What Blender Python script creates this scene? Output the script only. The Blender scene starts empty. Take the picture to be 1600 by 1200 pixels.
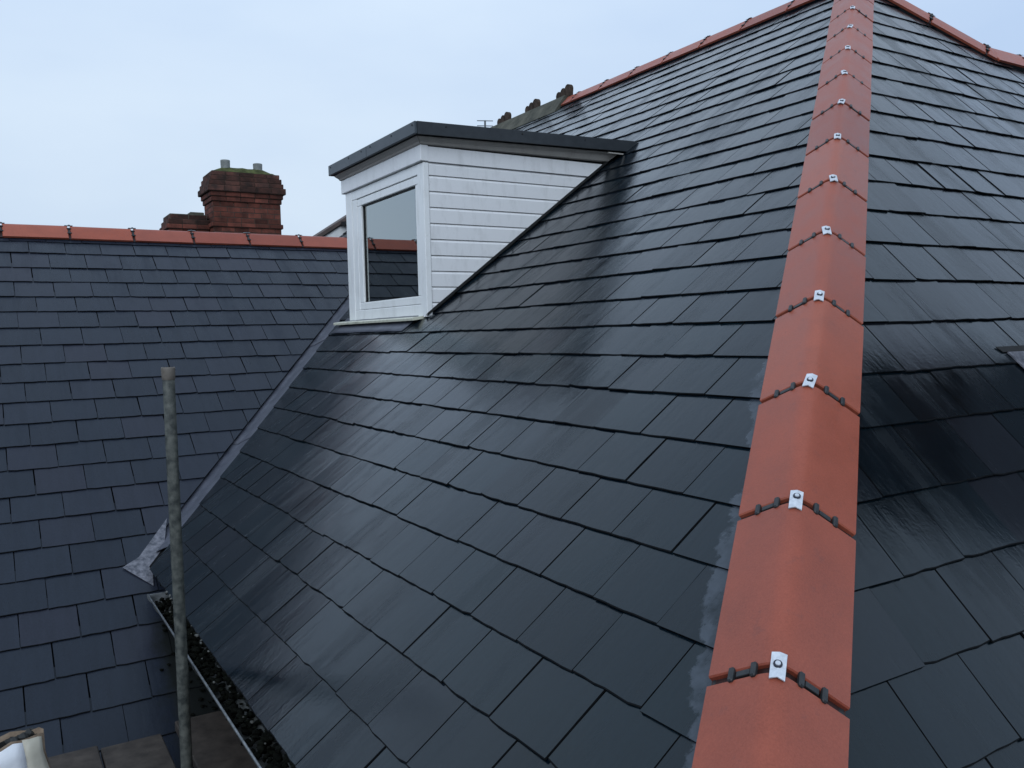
import bpy, bmesh, math, random
from mathutils import Vector as V, Matrix
from mathutils import noise as mnoise

random.seed(7)
sc = bpy.context.scene
COL = sc.collection

# ------------------------------------------------------------------ camera
FPX = 1337.0                       # focal length in pixels of the 1600 px wide photograph
CR = V((0.85220536, -0.52267415, -0.02361706))
CU = V((0.05058829, 0.0373872, 0.99801955))
CF = V((0.52075604, 0.85171235, -0.05830277))
cam_d = bpy.data.cameras.new('camera')
cam = bpy.data.objects.new('camera', cam_d)
COL.objects.link(cam)
cam_d.sensor_width = 36.0
cam_d.lens = 36.0 * FPX / 1600.0
cam_d.clip_start = 0.05
cam_d.clip_end = 3000
cam.matrix_world = Matrix(((CR.x, CU.x, -CF.x, 0), (CR.y, CU.y, -CF.y, 0), (CR.z, CU.z, -CF.z, 0), (0, 0, 0, 1)))
sc.camera = cam

# ------------------------------------------------------------------ sky, sun, exposure
SUN_EL, SUN_AZ = math.radians(38), math.radians(222)      # soft light behind the camera's left
world = bpy.data.worlds.new("World")
sc.world = world
world.use_nodes = True
wn, wl = world.node_tree.nodes, world.node_tree.links
wn.clear()
sky = wn.new('ShaderNodeTexSky')
sky.sky_type = 'NISHITA'
sky.sun_disc = False
sky.sun_elevation = SUN_EL
sky.sun_rotation = SUN_AZ
sky.dust_density = 2.0
tc = wn.new('ShaderNodeTexCoord')
mp = wn.new('ShaderNodeMapping'); mp.inputs['Scale'].default_value = (1.0, 1.0, 2.6)
wl.new(tc.outputs['Generated'], mp.inputs['Vector'])
nz = wn.new('ShaderNodeTexNoise'); nz.inputs['Scale'].default_value = 1.3; nz.inputs['Detail'].default_value = 5; nz.inputs['Roughness'].default_value = .5
wl.new(mp.outputs['Vector'], nz.inputs['Vector'])
cr = wn.new('ShaderNodeValToRGB')
cr.color_ramp.elements[0].position = .3; cr.color_ramp.elements[0].color = (.545, .705, .955, 1)
cr.color_ramp.elements[1].position = .72; cr.color_ramp.elements[1].color = (.76, .90, 1.06, 1)
wl.new(nz.outputs['Fac'], cr.inputs['Fac'])
sc10 = wn.new('ShaderNodeVectorMath'); sc10.operation = 'SCALE'; sc10.inputs['Scale'].default_value = 10.0
wl.new(cr.outputs['Color'], sc10.inputs[0])
sep = wn.new('ShaderNodeSeparateXYZ'); wl.new(tc.outputs['Generated'], sep.inputs[0])
hr = wn.new('ShaderNodeMapRange'); hr.inputs['From Min'].default_value = .0; hr.inputs['From Max'].default_value = .42
hr.inputs['To Min'].default_value = .86; hr.inputs['To Max'].default_value = 1.03
wl.new(sep.outputs['Z'], hr.inputs['Value'])
hz = wn.new('ShaderNodeVectorMath'); hz.operation = 'SCALE'
wl.new(sc10.outputs['Vector'], hz.inputs[0]); wl.new(hr.outputs['Result'], hz.inputs['Scale'])
mx = wn.new('ShaderNodeMix'); mx.data_type = 'RGBA'; mx.inputs['Factor'].default_value = .93   # closed cloud deck over the clear sky
wl.new(sky.outputs['Color'], mx.inputs['A'])
wl.new(hz.outputs['Vector'], mx.inputs['B'])
bg = wn.new('ShaderNodeBackground'); bg.inputs['Strength'].default_value = .1
wl.new(mx.outputs['Result'], bg.inputs['Color'])
wo = wn.new('ShaderNodeOutputWorld')
wl.new(bg.outputs['Background'], wo.inputs['Surface'])

sun_d = bpy.data.lights.new('sun', 'SUN')
sun_d.energy = 1.1
sun_d.angle = math.radians(50)
sun_d.color = (.86, .93, 1)
sun = bpy.data.objects.new('sun', sun_d)
COL.objects.link(sun)
sdir = V((math.sin(SUN_AZ) * math.cos(SUN_EL), math.cos(SUN_AZ) * math.cos(SUN_EL), math.sin(SUN_EL)))
sun.rotation_euler = sdir.to_track_quat('Z', 'Y').to_euler()

sc.view_settings.view_transform = 'Standard'
sc.view_settings.look = 'None'
sc.view_settings.exposure = 0
sc.view_settings.gamma = 1
sc.view_settings.use_curve_mapping = False

# ------------------------------------------------------------------ the three roof planes
AL, BE, GA = math.radians(36.512), math.radians(46.457), math.radians(34.5)
DA, DB, DC = -1.29041, -1.26529, -3.63561
sA, cA, sB, cB, sG, cG = math.sin(AL), math.cos(AL), math.sin(BE), math.cos(BE), math.sin(GA), math.cos(GA)


class Roof:
    def __init__(self, o, s, t):
        self.o, self.s, self.t = V(o), V(s), V(t)
        self.n = self.s.cross(self.t)
        self.rot = Matrix((self.s, self.t, self.n)).transposed()

    def p(self, s, t, h=0.0):
        return self.o + self.s * s + self.t * t + self.n * h

    def st(self, P):
        d = V(P) - self.o
        return d.dot(self.s), d.dot(self.t)


RA = Roof((0, 0, DA / cA), (0, -1, 0), (cA, 0, sA))
RB = Roof((0, 0, DB / cB), (1, 0, 0), (0, cB, sB))
RC = Roof((0, 0, DC / cG), (1, 0, 0), (0, cG, sG))
Q = V((1.257006, 1.104069, -0.674980))            # a point on the hip line
HD = V((0.699627, 0.492222, 0.517918))            # up the hip
RX = 5.64                                          # the main ridge
APEX = Q + HD * ((RX - Q.x) / HD.x)
VD = RA.n.cross(RC.n).normalized()
if VD.z < 0: VD = -VD
# a point common to A and C at x = 1.5
_z = (DA + 1.5 * sA) / cA
V0 = V((1.5, (_z * cG - DC) / sG, _z))


def valley_at_x(x): return V0 + VD * ((x - V0.x) / VD.x)
def valley_at_z(z): return V0 + VD * ((z - V0.z) / VD.z)


CRY = 7.725                                        # ridge of the left roof
CRZ = (DC + CRY * sG) / cG
GROUND_Z = -5.6


def proj(P):
    z = P.dot(CF)
    if z < .05: return None
    return 800 + FPX * P.dot(CR) / z, 600 - FPX * P.dot(CU) / z, z


# ------------------------------------------------------------------ node helpers
def newmat(name):
    m = bpy.data.materials.new(name)
    m.use_nodes = True
    nt = m.node_tree
    return m, nt.nodes, nt.links, nt.nodes['Principled BSDF']


def val(nl, kind, a, b=None, clamp=False):
    n, l = nl
    x = n.new('ShaderNodeMath'); x.operation = kind; x.use_clamp = clamp
    for i, q in enumerate((a, b)):
        if q is None: continue
        if isinstance(q, (int, float)): x.inputs[i].default_value = q
        else: l.new(q, x.inputs[i])
    return x.outputs[0]


def ramp(nl, fac, stops):
    n, l = nl
    r = n.new('ShaderNodeValToRGB')
    el = r.color_ramp.elements
    while len(el) < len(stops): el.new(.5)
    for e, (p, c) in zip(el, stops):
        e.position = p
        e.color = (c, c, c, 1) if isinstance(c, (int, float)) else (*c, 1)
    l.new(fac, r.inputs['Fac'])
    return r.outputs['Color']


def noise_tex(nl, vec, scale, detail=4, rough=.55, dist=0.0):
    n, l = nl
    x = n.new('ShaderNodeTexNoise')
    x.inputs['Scale'].default_value = scale; x.inputs['Detail'].default_value = detail
    x.inputs['Roughness'].default_value = rough; x.inputs['Distortion'].default_value = dist
    if vec is not None: l.new(vec, x.inputs['Vector'])
    return x.outputs['Fac']


def mixc(nl, fac, a, b, mode='MIX'):
    n, l = nl
    x = n.new('ShaderNodeMix'); x.data_type = 'RGBA'; x.blend_type = mode
    for nm, q in (('Factor', fac), ('A', a), ('B', b)):
        if isinstance(q, (int, float)): x.inputs[nm].default_value = q
        elif isinstance(q, tuple): x.inputs[nm].default_value = (*q, 1)
        else: l.new(q, x.inputs[nm])
    return x.outputs['Result']


def bump(nl, bs, height, strength, dist):
    n, l = nl
    b = n.new('ShaderNodeBump'); b.inputs['Strength'].default_value = strength; b.inputs['Distance'].default_value = dist
    l.new(height, b.inputs['Height']); l.new(b.outputs['Normal'], bs.inputs['Normal'])


def position(nl):
    return nl[0].new('ShaderNodeNewGeometry').outputs['Position']


def dotv(nl, vec, d):
    n, l = nl
    x = n.new('ShaderNodeVectorMath'); x.operation = 'DOT_PRODUCT'
    l.new(vec, x.inputs[0]); x.inputs[1].default_value = d
    return x.outputs['Value']


def combine(nl, a, b, c=0.0):
    n, l = nl
    x = n.new('ShaderNodeCombineXYZ')
    for i, q in enumerate((a, b, c)):
        if isinstance(q, (int, float)): x.inputs[i].default_value = q
        else: l.new(q, x.inputs[i])
    return x.outputs[0]


def rnd(nl):
    n, l = nl
    o = n.new('ShaderNodeObjectInfo').outputs['Random']
    g = n.new('ShaderNodeNewGeometry').outputs['Random Per Island']
    return val(nl, 'FRACT', val(nl, 'ADD', o, g))


def slate_material(name, R, cols, rough0, ior, smear=None, stain_shade=False):
    m, n, l, bs = newmat(name)
    nl = (n, l)
    pos = position(nl)
    s = dotv(nl, pos, R.s)
    t = val(nl, 'SUBTRACT', dotv(nl, pos, R.t), R.o.dot(R.t))
    rv = rnd(nl)
    off = val(nl, 'MULTIPLY', rv, 7.3)
    sv = val(nl, 'ADD', s, off)
    streak = noise_tex(nl, combine(nl, val(nl, 'MULTIPLY', sv, 26), val(nl, 'MULTIPLY', t, 3.2), off), 1.0, 5, .6)
    fine = noise_tex(nl, pos, 90, 4, .6)
    riven = noise_tex(nl, combine(nl, val(nl, 'MULTIPLY', sv, 9), val(nl, 'MULTIPLY', t, 5), off), 1.0, 4, .55, .6)
    big = noise_tex(nl, pos, 1.3, 3, .5)
    wet = noise_tex(nl, combine(nl, val(nl, 'MULTIPLY', s, 5.5), val(nl, 'MULTIPLY', t, .55), 0), 1.0, 4, .6)
    base = ramp(nl, rv, [(0, cols[0]), (.35, cols[1]), (.7, cols[2]), (1, cols[3])])
    k = val(nl, 'ADD', val(nl, 'MULTIPLY', streak, .5), val(nl, 'ADD', val(nl, 'MULTIPLY', fine, .5), .5))
    kk = combine(nl, k, k, k)
    base = mixc(nl, 1.0, base, kk, 'MULTIPLY')
    fibre = noise_tex(nl, combine(nl, val(nl, 'MULTIPLY', sv, 75), val(nl, 'MULTIPLY', t, 4.5), off), 1.0, 5, .65)
    film = val(nl, 'ADD', wet, val(nl, 'MULTIPLY', val(nl, 'SUBTRACT', fibre, .5), .38))
    film = val(nl, 'ADD', film, val(nl, 'MULTIPLY', val(nl, 'SUBTRACT', noise_tex(nl, combine(nl, val(nl, 'MULTIPLY', sv, 17), val(nl, 'MULTIPLY', t, 11), off), 1.0, 5, .65, .5), .5), .42))
    film = val(nl, 'ADD', film, val(nl, 'MULTIPLY', val(nl, 'SUBTRACT', rv, .5), .18))
    film = ramp_v(nl, film, .32, .56, 1.0)            # 1 = standing water film, 0 = merely damp
    rough = val(nl, 'ADD', rough0 + .15, val(nl, 'MULTIPLY', film, -.20))
    rough = val(nl, 'ADD', rough, val(nl, 'MULTIPLY', val(nl, 'SUBTRACT', rv, .5), .09))
    rough = val(nl, 'ADD', rough, val(nl, 'MULTIPLY', val(nl, 'SUBTRACT', big, .5), .12), True)
    if smear:                                       # mortar smeared beside the hip tiles
        w, tt = dotv(nl, pos, smear[0]), t
        w = val(nl, 'SUBTRACT', w, smear[0].dot(Q))
        jag = noise_tex(nl, combine(nl, val(nl, 'MULTIPLY', s, 13), val(nl, 'MULTIPLY', t, 13), 0), 1.0, 7, .68)
        big2 = noise_tex(nl, combine(nl, 3.3, val(nl, 'MULTIPLY', t, 2.6), 0), 1.0, 2, .5)
        lim = val(nl, 'ADD', .052, val(nl, 'ADD', val(nl, 'MULTIPLY', jag, .13), val(nl, 'MULTIPLY', big2, .12)))
        fade = val(nl, 'MULTIPLY', val(nl, 'SUBTRACT', t, 2.4), .075, False)
        fade = val(nl, 'MAXIMUM', fade, 0.0)
        lim = val(nl, 'SUBTRACT', lim, fade)
        f = val(nl, 'MULTIPLY', val(nl, 'SUBTRACT', lim, w), 90, True)
        f = val(nl, 'MULTIPLY', f, val(nl, 'ADD', .45, val(nl, 'MULTIPLY', noise_tex(nl, pos, 55, 4, .7), .8)), True)
        f = val(nl, 'MULTIPLY', f, ramp_v(nl, noise_tex(nl, pos, 7.5, 4, .6), .34, .50, 1.0))
        base = mixc(nl, f, base, (.054, .065, .082))
        rough = val(nl, 'ADD', rough, val(nl, 'MULTIPLY', f, .25), True)
    if stain_shade:                                       # black algae plus painted-in eaves shade below the gutter end, beside the wall
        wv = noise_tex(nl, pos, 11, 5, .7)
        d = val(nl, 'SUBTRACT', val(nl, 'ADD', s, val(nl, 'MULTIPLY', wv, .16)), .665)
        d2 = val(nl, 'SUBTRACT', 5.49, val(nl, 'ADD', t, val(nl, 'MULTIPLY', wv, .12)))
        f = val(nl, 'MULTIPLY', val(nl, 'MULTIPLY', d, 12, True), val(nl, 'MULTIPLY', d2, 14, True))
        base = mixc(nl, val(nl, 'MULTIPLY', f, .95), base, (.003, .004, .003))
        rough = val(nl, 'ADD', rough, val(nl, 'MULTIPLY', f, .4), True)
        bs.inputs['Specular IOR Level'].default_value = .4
    l.new(base, bs.inputs['Base Color'])
    l.new(rough, bs.inputs['Roughness'])
    bs.inputs['IOR'].default_value = ior
    bs.inputs['Specular Tint'].default_value = (.90, .98, 1.0, 1)
    h = val(nl, 'ADD', val(nl, 'MULTIPLY', riven, 1.0), val(nl, 'ADD', val(nl, 'MULTIPLY', streak, .6), val(nl, 'ADD', val(nl, 'MULTIPLY', fine, .35), val(nl, 'MULTIPLY', fibre, .3))))
    bump(nl, bs, h, .26, .0035)
    return m


def plain(name, c1, c2, scale, rough=.5, ior=1.45, bs_=.15, bd=.003, detail=5, metal=0.0, stops=(.35, .7), randomize=.0, spec=None):
    m, n, l, bs = newmat(name)
    nl = (n, l)
    pos = position(nl)
    f = noise_tex(nl, pos, scale, detail, .6)
    col = ramp(nl, f, [(stops[0], c1), (stops[1], c2)])
    if randomize:
        k = val(nl, 'ADD', 1 - randomize / 2, val(nl, 'MULTIPLY', rnd(nl), randomize))
        col = mixc(nl, 1.0, col, combine(nl, k, k, k), 'MULTIPLY')
    l.new(col, bs.inputs['Base Color'])
    r = val(nl, 'ADD', rough - .08, val(nl, 'MULTIPLY', noise_tex(nl, pos, scale * .37, 3), .16))
    l.new(r, bs.inputs['Roughness'])
    bs.inputs['IOR'].default_value = ior
    bs.inputs['Metallic'].default_value = metal
    if spec is not None: bs.inputs['Specular IOR Level'].default_value = spec
    if bs_:
        bump(nl, bs, noise_tex(nl, pos, scale * 4, 4, .6), bs_, bd)
    return m


def terracotta_material(name):
    m, n, l, bs = newmat(name)
    nl = (n, l)
    pos = position(nl)
    rv = rnd(nl)
    col = ramp(nl, rv, [(0, (.262, .062, .037)), (.35, (.335, .080, .044)), (.7, (.300, .079, .050)), (1, (.372, .098, .056))])
    grain = noise_tex(nl, pos, 210, 4, .8)
    blot = noise_tex(nl, pos, 9, 5, .6)
    k = val(nl, 'ADD', .36, val(nl, 'ADD', val(nl, 'MULTIPLY', grain, .70), val(nl, 'MULTIPLY', blot, .46)))
    col = mixc(nl, 1.0, col, combine(nl, k, k, k), 'MULTIPLY')
    grime = ramp(nl, noise_tex(nl, pos, 23, 6, .7), [(.58, 0.0), (.78, .6)])
    col = mixc(nl, grime, col, (.16, .06, .05))
    l.new(col, bs.inputs['Base Color'])
    l.new(val(nl, 'ADD', .24, val(nl, 'MULTIPLY', blot, .26)), bs.inputs['Roughness'])
    bs.inputs['IOR'].default_value = 1.35
    bump(nl, bs, grain, .4, .0012)
    return m


def white_material(name, c, dirt, amount):
    m, n, l, bs = newmat(name)
    nl = (n, l)
    pos = position(nl)
    st = noise_tex(nl, combine(nl, val(nl, 'MULTIPLY', dotv(nl, pos, V((1, 0, 0))), 14), val(nl, 'MULTIPLY', dotv(nl, pos, V((0, 1, 0))), 14), val(nl, 'MULTIPLY', dotv(nl, pos, V((0, 0, 1))), 5)), 1.0, 5, .65)
    spots = noise_tex(nl, pos, 31, 5, .7)
    f = val(nl, 'ADD', ramp_v(nl, st, .5, .85, amount), ramp_v(nl, spots, .63, .78, amount * 1.3), True)
    f = val(nl, 'ADD', f, ramp_v(nl, noise_tex(nl, pos, 85, 2, .5), .74, .80, .55), True)
    l.new(mixc(nl, f, c, dirt), bs.inputs['Base Color'])
    bs.inputs['Roughness'].default_value = .38
    bump(nl, bs, noise_tex(nl, pos, 40, 3), .06, .002)
    return m


def ramp_v(nl, fac, a, b, top):
    n, l = nl
    r = n.new('ShaderNodeMapRange')
    l.new(fac, r.inputs['Value'])
    r.inputs['From Min'].default_value = a; r.inputs['From Max'].default_value = b
    r.inputs['To Min'].default_value = 0; r.inputs['To Max'].default_value = top
    return r.outputs['Result']


PERP_A = (RA.s * -1)                               # in-plane direction away from the hip on A
_hA = HD
PERP_A = (V((0, 1, 0)) - HD * HD.dot(V((0, 1, 0)))).normalized()
PERP_A = (RA.n.cross(HD)).normalized()
if PERP_A.dot(RA.t) > 0: PERP_A = -PERP_A
PERP_B = (RB.n.cross(HD)).normalized()
if PERP_B.dot(RB.t) > 0: PERP_B = -PERP_B

M = {}
M['slate_a'] = slate_material('wet slate', RA, [(.0008, .0034, .0068), (.0018, .0060, .0105), (.0030, .0090, .0135), (.0065, .0090, .0140)], .17, 1.44, smear=(PERP_A,))
M['slate_b'] = slate_material('wet hip slate', RB, [(.0012, .0038, .006), (.0022, .0060, .009), (.0036, .0082, .0115), (.0078, .0095, .0135)], .18, 1.42)
M['slate_c'] = slate_material('dry slate', RC, [(.0125, .0165, .0265), (.0148, .0195, .030), (.0168, .0218, .0335), (.0200, .0220, .034)], .32, 1.36, stain_shade=True)
M['slate_edge'] = plain('broken slate edge', (.004, .005, .006), (.010, .011, .013), 40, .8, bs_=0, spec=.12)
M['deck'] = plain('roof underlay', (.004, .005, .006), (.007, .008, .009), 30, .9, bs_=0, spec=.1)
M['terracotta'] = terracotta_material('terracotta')
M['mortar_joint'] = plain('dark red joint', (.020, .007, .006), (.04, .012, .010), 60, .6)
M['black_plastic'] = plain('black plastic', (.016, .018, .02), (.03, .033, .035), 50, .45)
M['clip'] = plain('galvanised clip', (.50, .53, .58), (.68, .71, .76), 90, .45)
M['washer'] = plain('dark washer', (.015, .016, .03), (.025, .026, .04), 80, .4)
M['white'] = white_material('white board', (.80, .80, .80), (.36, .36, .34), .42)
M['upvc'] = white_material('white frame', (.84, .85, .84), (.40, .40, .36), .34)
M['sill'] = white_material('weathered sill', (.62, .62, .50), (.10, .10, .08), .9)
M['frieze'] = white_material('stained moulding', (.36, .34, .31), (.16, .15, .13), .6)
M['felt'] = plain('dark grey roof covering', (.040, .052, .062), (.055, .068, .080), 18, .42)
M['felt_side'] = plain('black roof trim', (.018, .023, .028), (.030, .036, .042), 18, .45)
M['gasket'] = plain('black gasket', (.01, .01, .01), (.015, .015, .015), 50, .6)
M['lead'] = plain('lead sheet', (.046, .052, .070), (.094, .100, .126), 11, .40, 1.5, .5, .008, stops=(.3, .75))
M['lead_new'] = plain('bright lead', (.045, .05, .066), (.20, .20, .23), 38, .5, 1.5, .5, .006)
M['pole'] = plain('weathered galvanised steel', (.024, .029, .027), (.110, .115, .100), 34, .55, 1.5, .25, .004, stops=(.35, .66))
M['rust'] = plain('rusty coupler', (.10, .085, .07), (.16, .14, .12), 30, .6)
M['board'] = plain('scaffold board', (.024, .018, .014), (.058, .046, .037), 16, .75)
M['gutter'] = plain('grey gutter', (.05, .055, .055), (.09, .095, .09), 20, .5)
M['gutter_lip'] = plain('pale gutter lip', (.10, .11, .115), (.24, .255, .27), 30, .45)
M['moss'] = plain('dark moss', (.002, .0024, .0016), (.0065, .0075, .005), 40, .9, bs_=.6, bd=.01, randomize=.8, spec=.1)
M['debris'] = plain('pale grit', (.05, .05, .045), (.13, .13, .12), 60, .8)
M['brick'] = plain('sooty red brick', (.060, .024, .018), (.165, .050, .034), 7, .8, bs_=.4, bd=.004, randomize=.75, spec=.2)
M['brick_top'] = plain('blackened brick', (.032, .021, .018), (.105, .045, .034), 8, .85, bs_=.4, bd=.004, randomize=.7, spec=.2)
M['brick_mortar'] = plain('sooty mortar', (.05, .035, .028), (.07, .05, .04), 30, .9, spec=.2)
M['flaunching'] = plain('mossy mortar', (.045, .05, .022), (.11, .125, .045), 9, .9, bs_=.6, bd=.02, spec=.1)
M['pot'] = plain('grey chimney pot', (.16, .17, .16), (.27, .28, .27), 14, .8, spec=.2)
M['old_ridge'] = plain('mossy old ridge', (.055, .056, .045), (.12, .115, .09), 6, .85, bs_=.5, bd=.02, spec=.2)
M['crest'] = plain('dark crest', (.035, .026, .020), (.085, .060, .045), 12, .85, bs_=.5, bd=.01, spec=.2)
M['aerial'] = plain('grey aluminium', (.10, .11, .12), (.16, .17, .18), 30, .5)
M['wall'] = plain('dark brick wall', (.05, .03, .025), (.09, .05, .04), 5, .85)
M['ground'] = plain('dark yard', (.04, .04, .04), (.07, .068, .065), 1.2, .85)
M['verge'] = plain('brown verge tiles', (.075, .06, .055), (.13, .095, .085), 9, .75)
M['interior'] = plain('room wall', (.42, .47, .46), (.48, .53, .52), 5, .9, bs_=0)
M['sack'] = plain('torn brown paper', (.11, .075, .05), (.27, .20, .14), 14, .85, bs_=.5, bd=.006)
M['sack_white'] = plain('white plastic', (.72, .74, .78), (.82, .83, .86), 9, .35, bs_=.25, bd=.006)
M['sack_beige'] = plain('beige paper', (.45, .42, .34), (.58, .55, .46), 14, .7)
M['sack_dark'] = plain('dark bag lining', (.010, .011, .011), (.025, .026, .025), 20, .7)


def glass_material():
    m, n, l, bs = newmat('window glass')
    n.remove(bs)
    out = n['Material Output']
    fr = n.new('ShaderNodeFresnel'); fr.inputs['IOR'].default_value = 2.7
    gl = n.new('ShaderNodeBsdfGlossy'); gl.inputs['Roughness'].default_value = .015
    gl.inputs['Color'].default_value = (.92, .97, .95, 1)
    tr = n.new('ShaderNodeBsdfTransparent'); tr.inputs['Color'].default_value = (.62, .68, .65, 1)
    mxs = n.new('ShaderNodeMixShader')
    fac = val((n, l), 'ADD', val((n, l), 'MULTIPLY', fr.outputs[0], 1.05), .16, True)     # four reflecting faces of a double-glazed unit
    l.new(fac, mxs.inputs[0]); l.new(tr.outputs[0], mxs.inputs[1]); l.new(gl.outputs[0], mxs.inputs[2])
    l.new(mxs.outputs[0], out.inputs['Surface'])
    return m


M['glass'] = glass_material()


# ------------------------------------------------------------------ mesh helpers
class MB:
    """collects shapes, links them as one mesh object"""
    def __init__(self):
        self.v, self.f = [], []

    def add(self, verts, faces):
        o = len(self.v)
        self.v += [V(q) for q in verts]
        self.f += [tuple(i + o for i in f) for f in faces]
        return self

    def box(self, c, ax, half, bev=0.0):
        c = V(c); a = [V(q) for q in ax]
        if bev <= 0:
            vs = [c + a[0] * half[0] * i + a[1] * half[1] * j + a[2] * half[2] * k for i in (-1, 1) for j in (-1, 1) for k in (-1, 1)]
            return self.add(vs, [(0, 1, 3, 2), (4, 6, 7, 5), (0, 4, 5, 1), (2, 3, 7, 6), (0, 2, 6, 4), (1, 5, 7, 3)])
        bm = bmesh.new()
        bmesh.ops.create_cube(bm, size=2.0)
        for q in bm.verts: q.co = V((q.co.x * half[0], q.co.y * half[1], q.co.z * half[2]))
        bmesh.ops.bevel(bm, geom=bm.edges[:], offset=bev, segments=1, affect='EDGES')
        bm.verts.ensure_lookup_table()
        self.add([c + a[0] * q.co.x + a[1] * q.co.y + a[2] * q.co.z for q in bm.verts], [[w.index for w in f.verts] for f in bm.faces])
        bm.free()
        return self

    def bx(self, x0, x1, y0, y1, z0, z1, bev=0.0):
        return self.box(((x0 + x1) / 2, (y0 + y1) / 2, (z0 + z1) / 2), ((1, 0, 0), (0, 1, 0), (0, 0, 1)), (abs(x1 - x0) / 2, abs(y1 - y0) / 2, abs(z1 - z0) / 2), bev)

    def prism(self, poly, ext):
        n = len(poly); e = V(ext)
        vs = [V(q) for q in poly] + [V(q) + e for q in poly]
        fs = [tuple(range(n))[::-1], tuple(range(n, 2 * n))] + [(i, (i + 1) % n, n + (i + 1) % n, n + i) for i in range(n)]
        return self.add(vs, fs)

    def tube(self, a, b, r, seg=16, r2=None, cap=True):
        a, b = V(a), V(b); d = (b - a).normalized()
        u = d.orthogonal().normalized(); w = d.cross(u)
        r2 = r if r2 is None else r2
        vs = [p + (u * math.cos(q) + w * math.sin(q)) * rr for p, rr in ((a, r), (b, r2)) for q in [2 * math.pi * i / seg for i in range(seg)]]
        fs = [(i, (i + 1) % seg, seg + (i + 1) % seg, seg + i) for i in range(seg)]
        if cap: fs += [tuple(range(seg))[::-1], tuple(range(seg, 2 * seg))]
        return self.add(vs, fs)

    def lathe(self, c, ax, prof, seg=20):
        c, d = V(c), V(ax).normalized()
        u = d.orthogonal().normalized(); w = d.cross(u)
        vs, fs = [], []
        for h, r in prof:
            vs += [c + d * h + (u * math.cos(2 * math.pi * i / seg) + w * math.sin(2 * math.pi * i / seg)) * r for i in range(seg)]
        for k in range(len(prof) - 1):
            fs += [(k * seg + i, k * seg + (i + 1) % seg, (k + 1) * seg + (i + 1) % seg, (k + 1) * seg + i) for i in range(seg)]
        return self.add(vs, fs)

    def mesh(self, name, mat, smooth=False, edge=None, first=1):
        me = bpy.data.meshes.new(name)
        me.from_pydata([tuple(q) for q in self.v], [], self.f)
        bm = bmesh.new(); bm.from_mesh(me)
        bmesh.ops.recalc_face_normals(bm, faces=bm.faces[:])
        bm.to_mesh(me); bm.free()
        me.materials.append(mat)
        if edge:
            me.materials.append(edge)
            for p in me.polygons: p.material_index = 1 if p.index >= first else 0
        if smooth:
            me.polygons.foreach_set('use_smooth', [True] * len(me.polygons))
        me.update()
        return me

    def build(self, name, mat, parent=None, smooth=False, base=None):
        """world-space vertices; the origin is moved to their middle (or to base)"""
        if base is None:
            lo = V((min(q.x for q in self.v), min(q.y for q in self.v), min(q.z for q in self.v)))
            hi = V((max(q.x for q in self.v), max(q.y for q in self.v), max(q.z for q in self.v)))
            base = (lo + hi) / 2 if parent else V(((lo.x + hi.x) / 2, (lo.y + hi.y) / 2, lo.z))
        base = V(base)
        self.v = [q - base for q in self.v]
        return place(name, self.mesh(name, mat, smooth), Matrix.Translation(base), parent)


WORLD = {}


def place(name, me, mw, parent=None):
    o = bpy.data.objects.new(name, me)
    COL.objects.link(o)
    WORLD[o.name] = mw.copy()
    if parent:
        o.parent = parent
        o.matrix_local = WORLD[parent.name].inverted() @ mw
    else:
        o.matrix_local = mw
    return o


def thing(name, label, cat, base, group=None):
    o = place(name, None, Matrix.Translation(V(base)))
    o.empty_display_size = .1
    tag(o, label, cat, group)
    return o


def tag(o, label, cat, group=None):
    o['label'] = label; o['category'] = cat
    if group: o['group'] = group
    return o


# ------------------------------------------------------------------ ground
b = MB(); b.add([(-900, -900, GROUND_Z), (900, -900, GROUND_Z), (900, 900, GROUND_Z), (-900, 900, GROUND_Z)], [(0, 1, 2, 3)])
g = b.build('ground', M['ground']); g['kind'] = 'structure'


# ------------------------------------------------------------------ slates
TH = .0058
def h_of(t): return -.0070 * t / .2


def slate_mesh(name, W, L, mat, rng):
    """one slate: dressed tail edge, small chamfer, sloping so that the next course laps over it"""
    nt = 7
    tail = []
    for i in range(nt):
        x = -W / 2 + W * i / (nt - 1)
        y = rng.uniform(-.0019, .0019)
        if i in (0, nt - 1): y += rng.choice((0, 0, 0, .002, .004))
        tail.append((x, y))
    c = .0028
    left = [(-W / 2 + rng.uniform(-.0008, .0008), L * k) for k in (1.0, .66, .33)]
    right = [(W / 2 + rng.uniform(-.0008, .0008), L * k) for k in (.33, .66, 1.0)]
    outer = tail + right + left
    inner = []
    for i, (x, y) in enumerate(outer):
        ix = x
        iy = y + c if i < nt else y
        inner.append((ix, iy))
    n = len(outer)
    vs = [(x, y, h_of(y)) for x, y in inner] + [(x, y, h_of(y) - c * .75) for x, y in outer] + [(x, y, h_of(y) - TH) for x, y in outer]
    fs = [tuple(range(n))]
    for i in range(n):
        j = (i + 1) % n
        fs += [(i, n + i, n + j, j), (n + i, 2 * n + i, 2 * n + j, n + j)]
    fs = [fs[0]] + [fs[1 + 2 * i] for i in range(nt - 1)] + [fs[1 + 2 * i] for i in range(nt - 1, n)] + [fs[2 + 2 * i] for i in range(n)]
    b = MB(); b.add(vs, fs)
    return b.mesh(name, mat, edge=M['slate_edge'], first=1)


def clip_poly(poly, planes):
    for a, bb, c in planes:
        out = []
        for i in range(len(poly)):
            p, q = poly[i], poly[(i + 1) % len(poly)]
            dp, dq = a * p[0] + bb * p[1] - c, a * q[0] + bb * q[1] - c
            if dp <= 0: out.append(p)
            if (dp < 0 < dq) or (dq < 0 < dp):
                k = dp / (dp - dq)
                out.append((p[0] + (q[0] - p[0]) * k, p[1] + (q[1] - p[1]) * k))
        poly = out
        if len(poly) < 3: return []
    return poly


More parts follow.
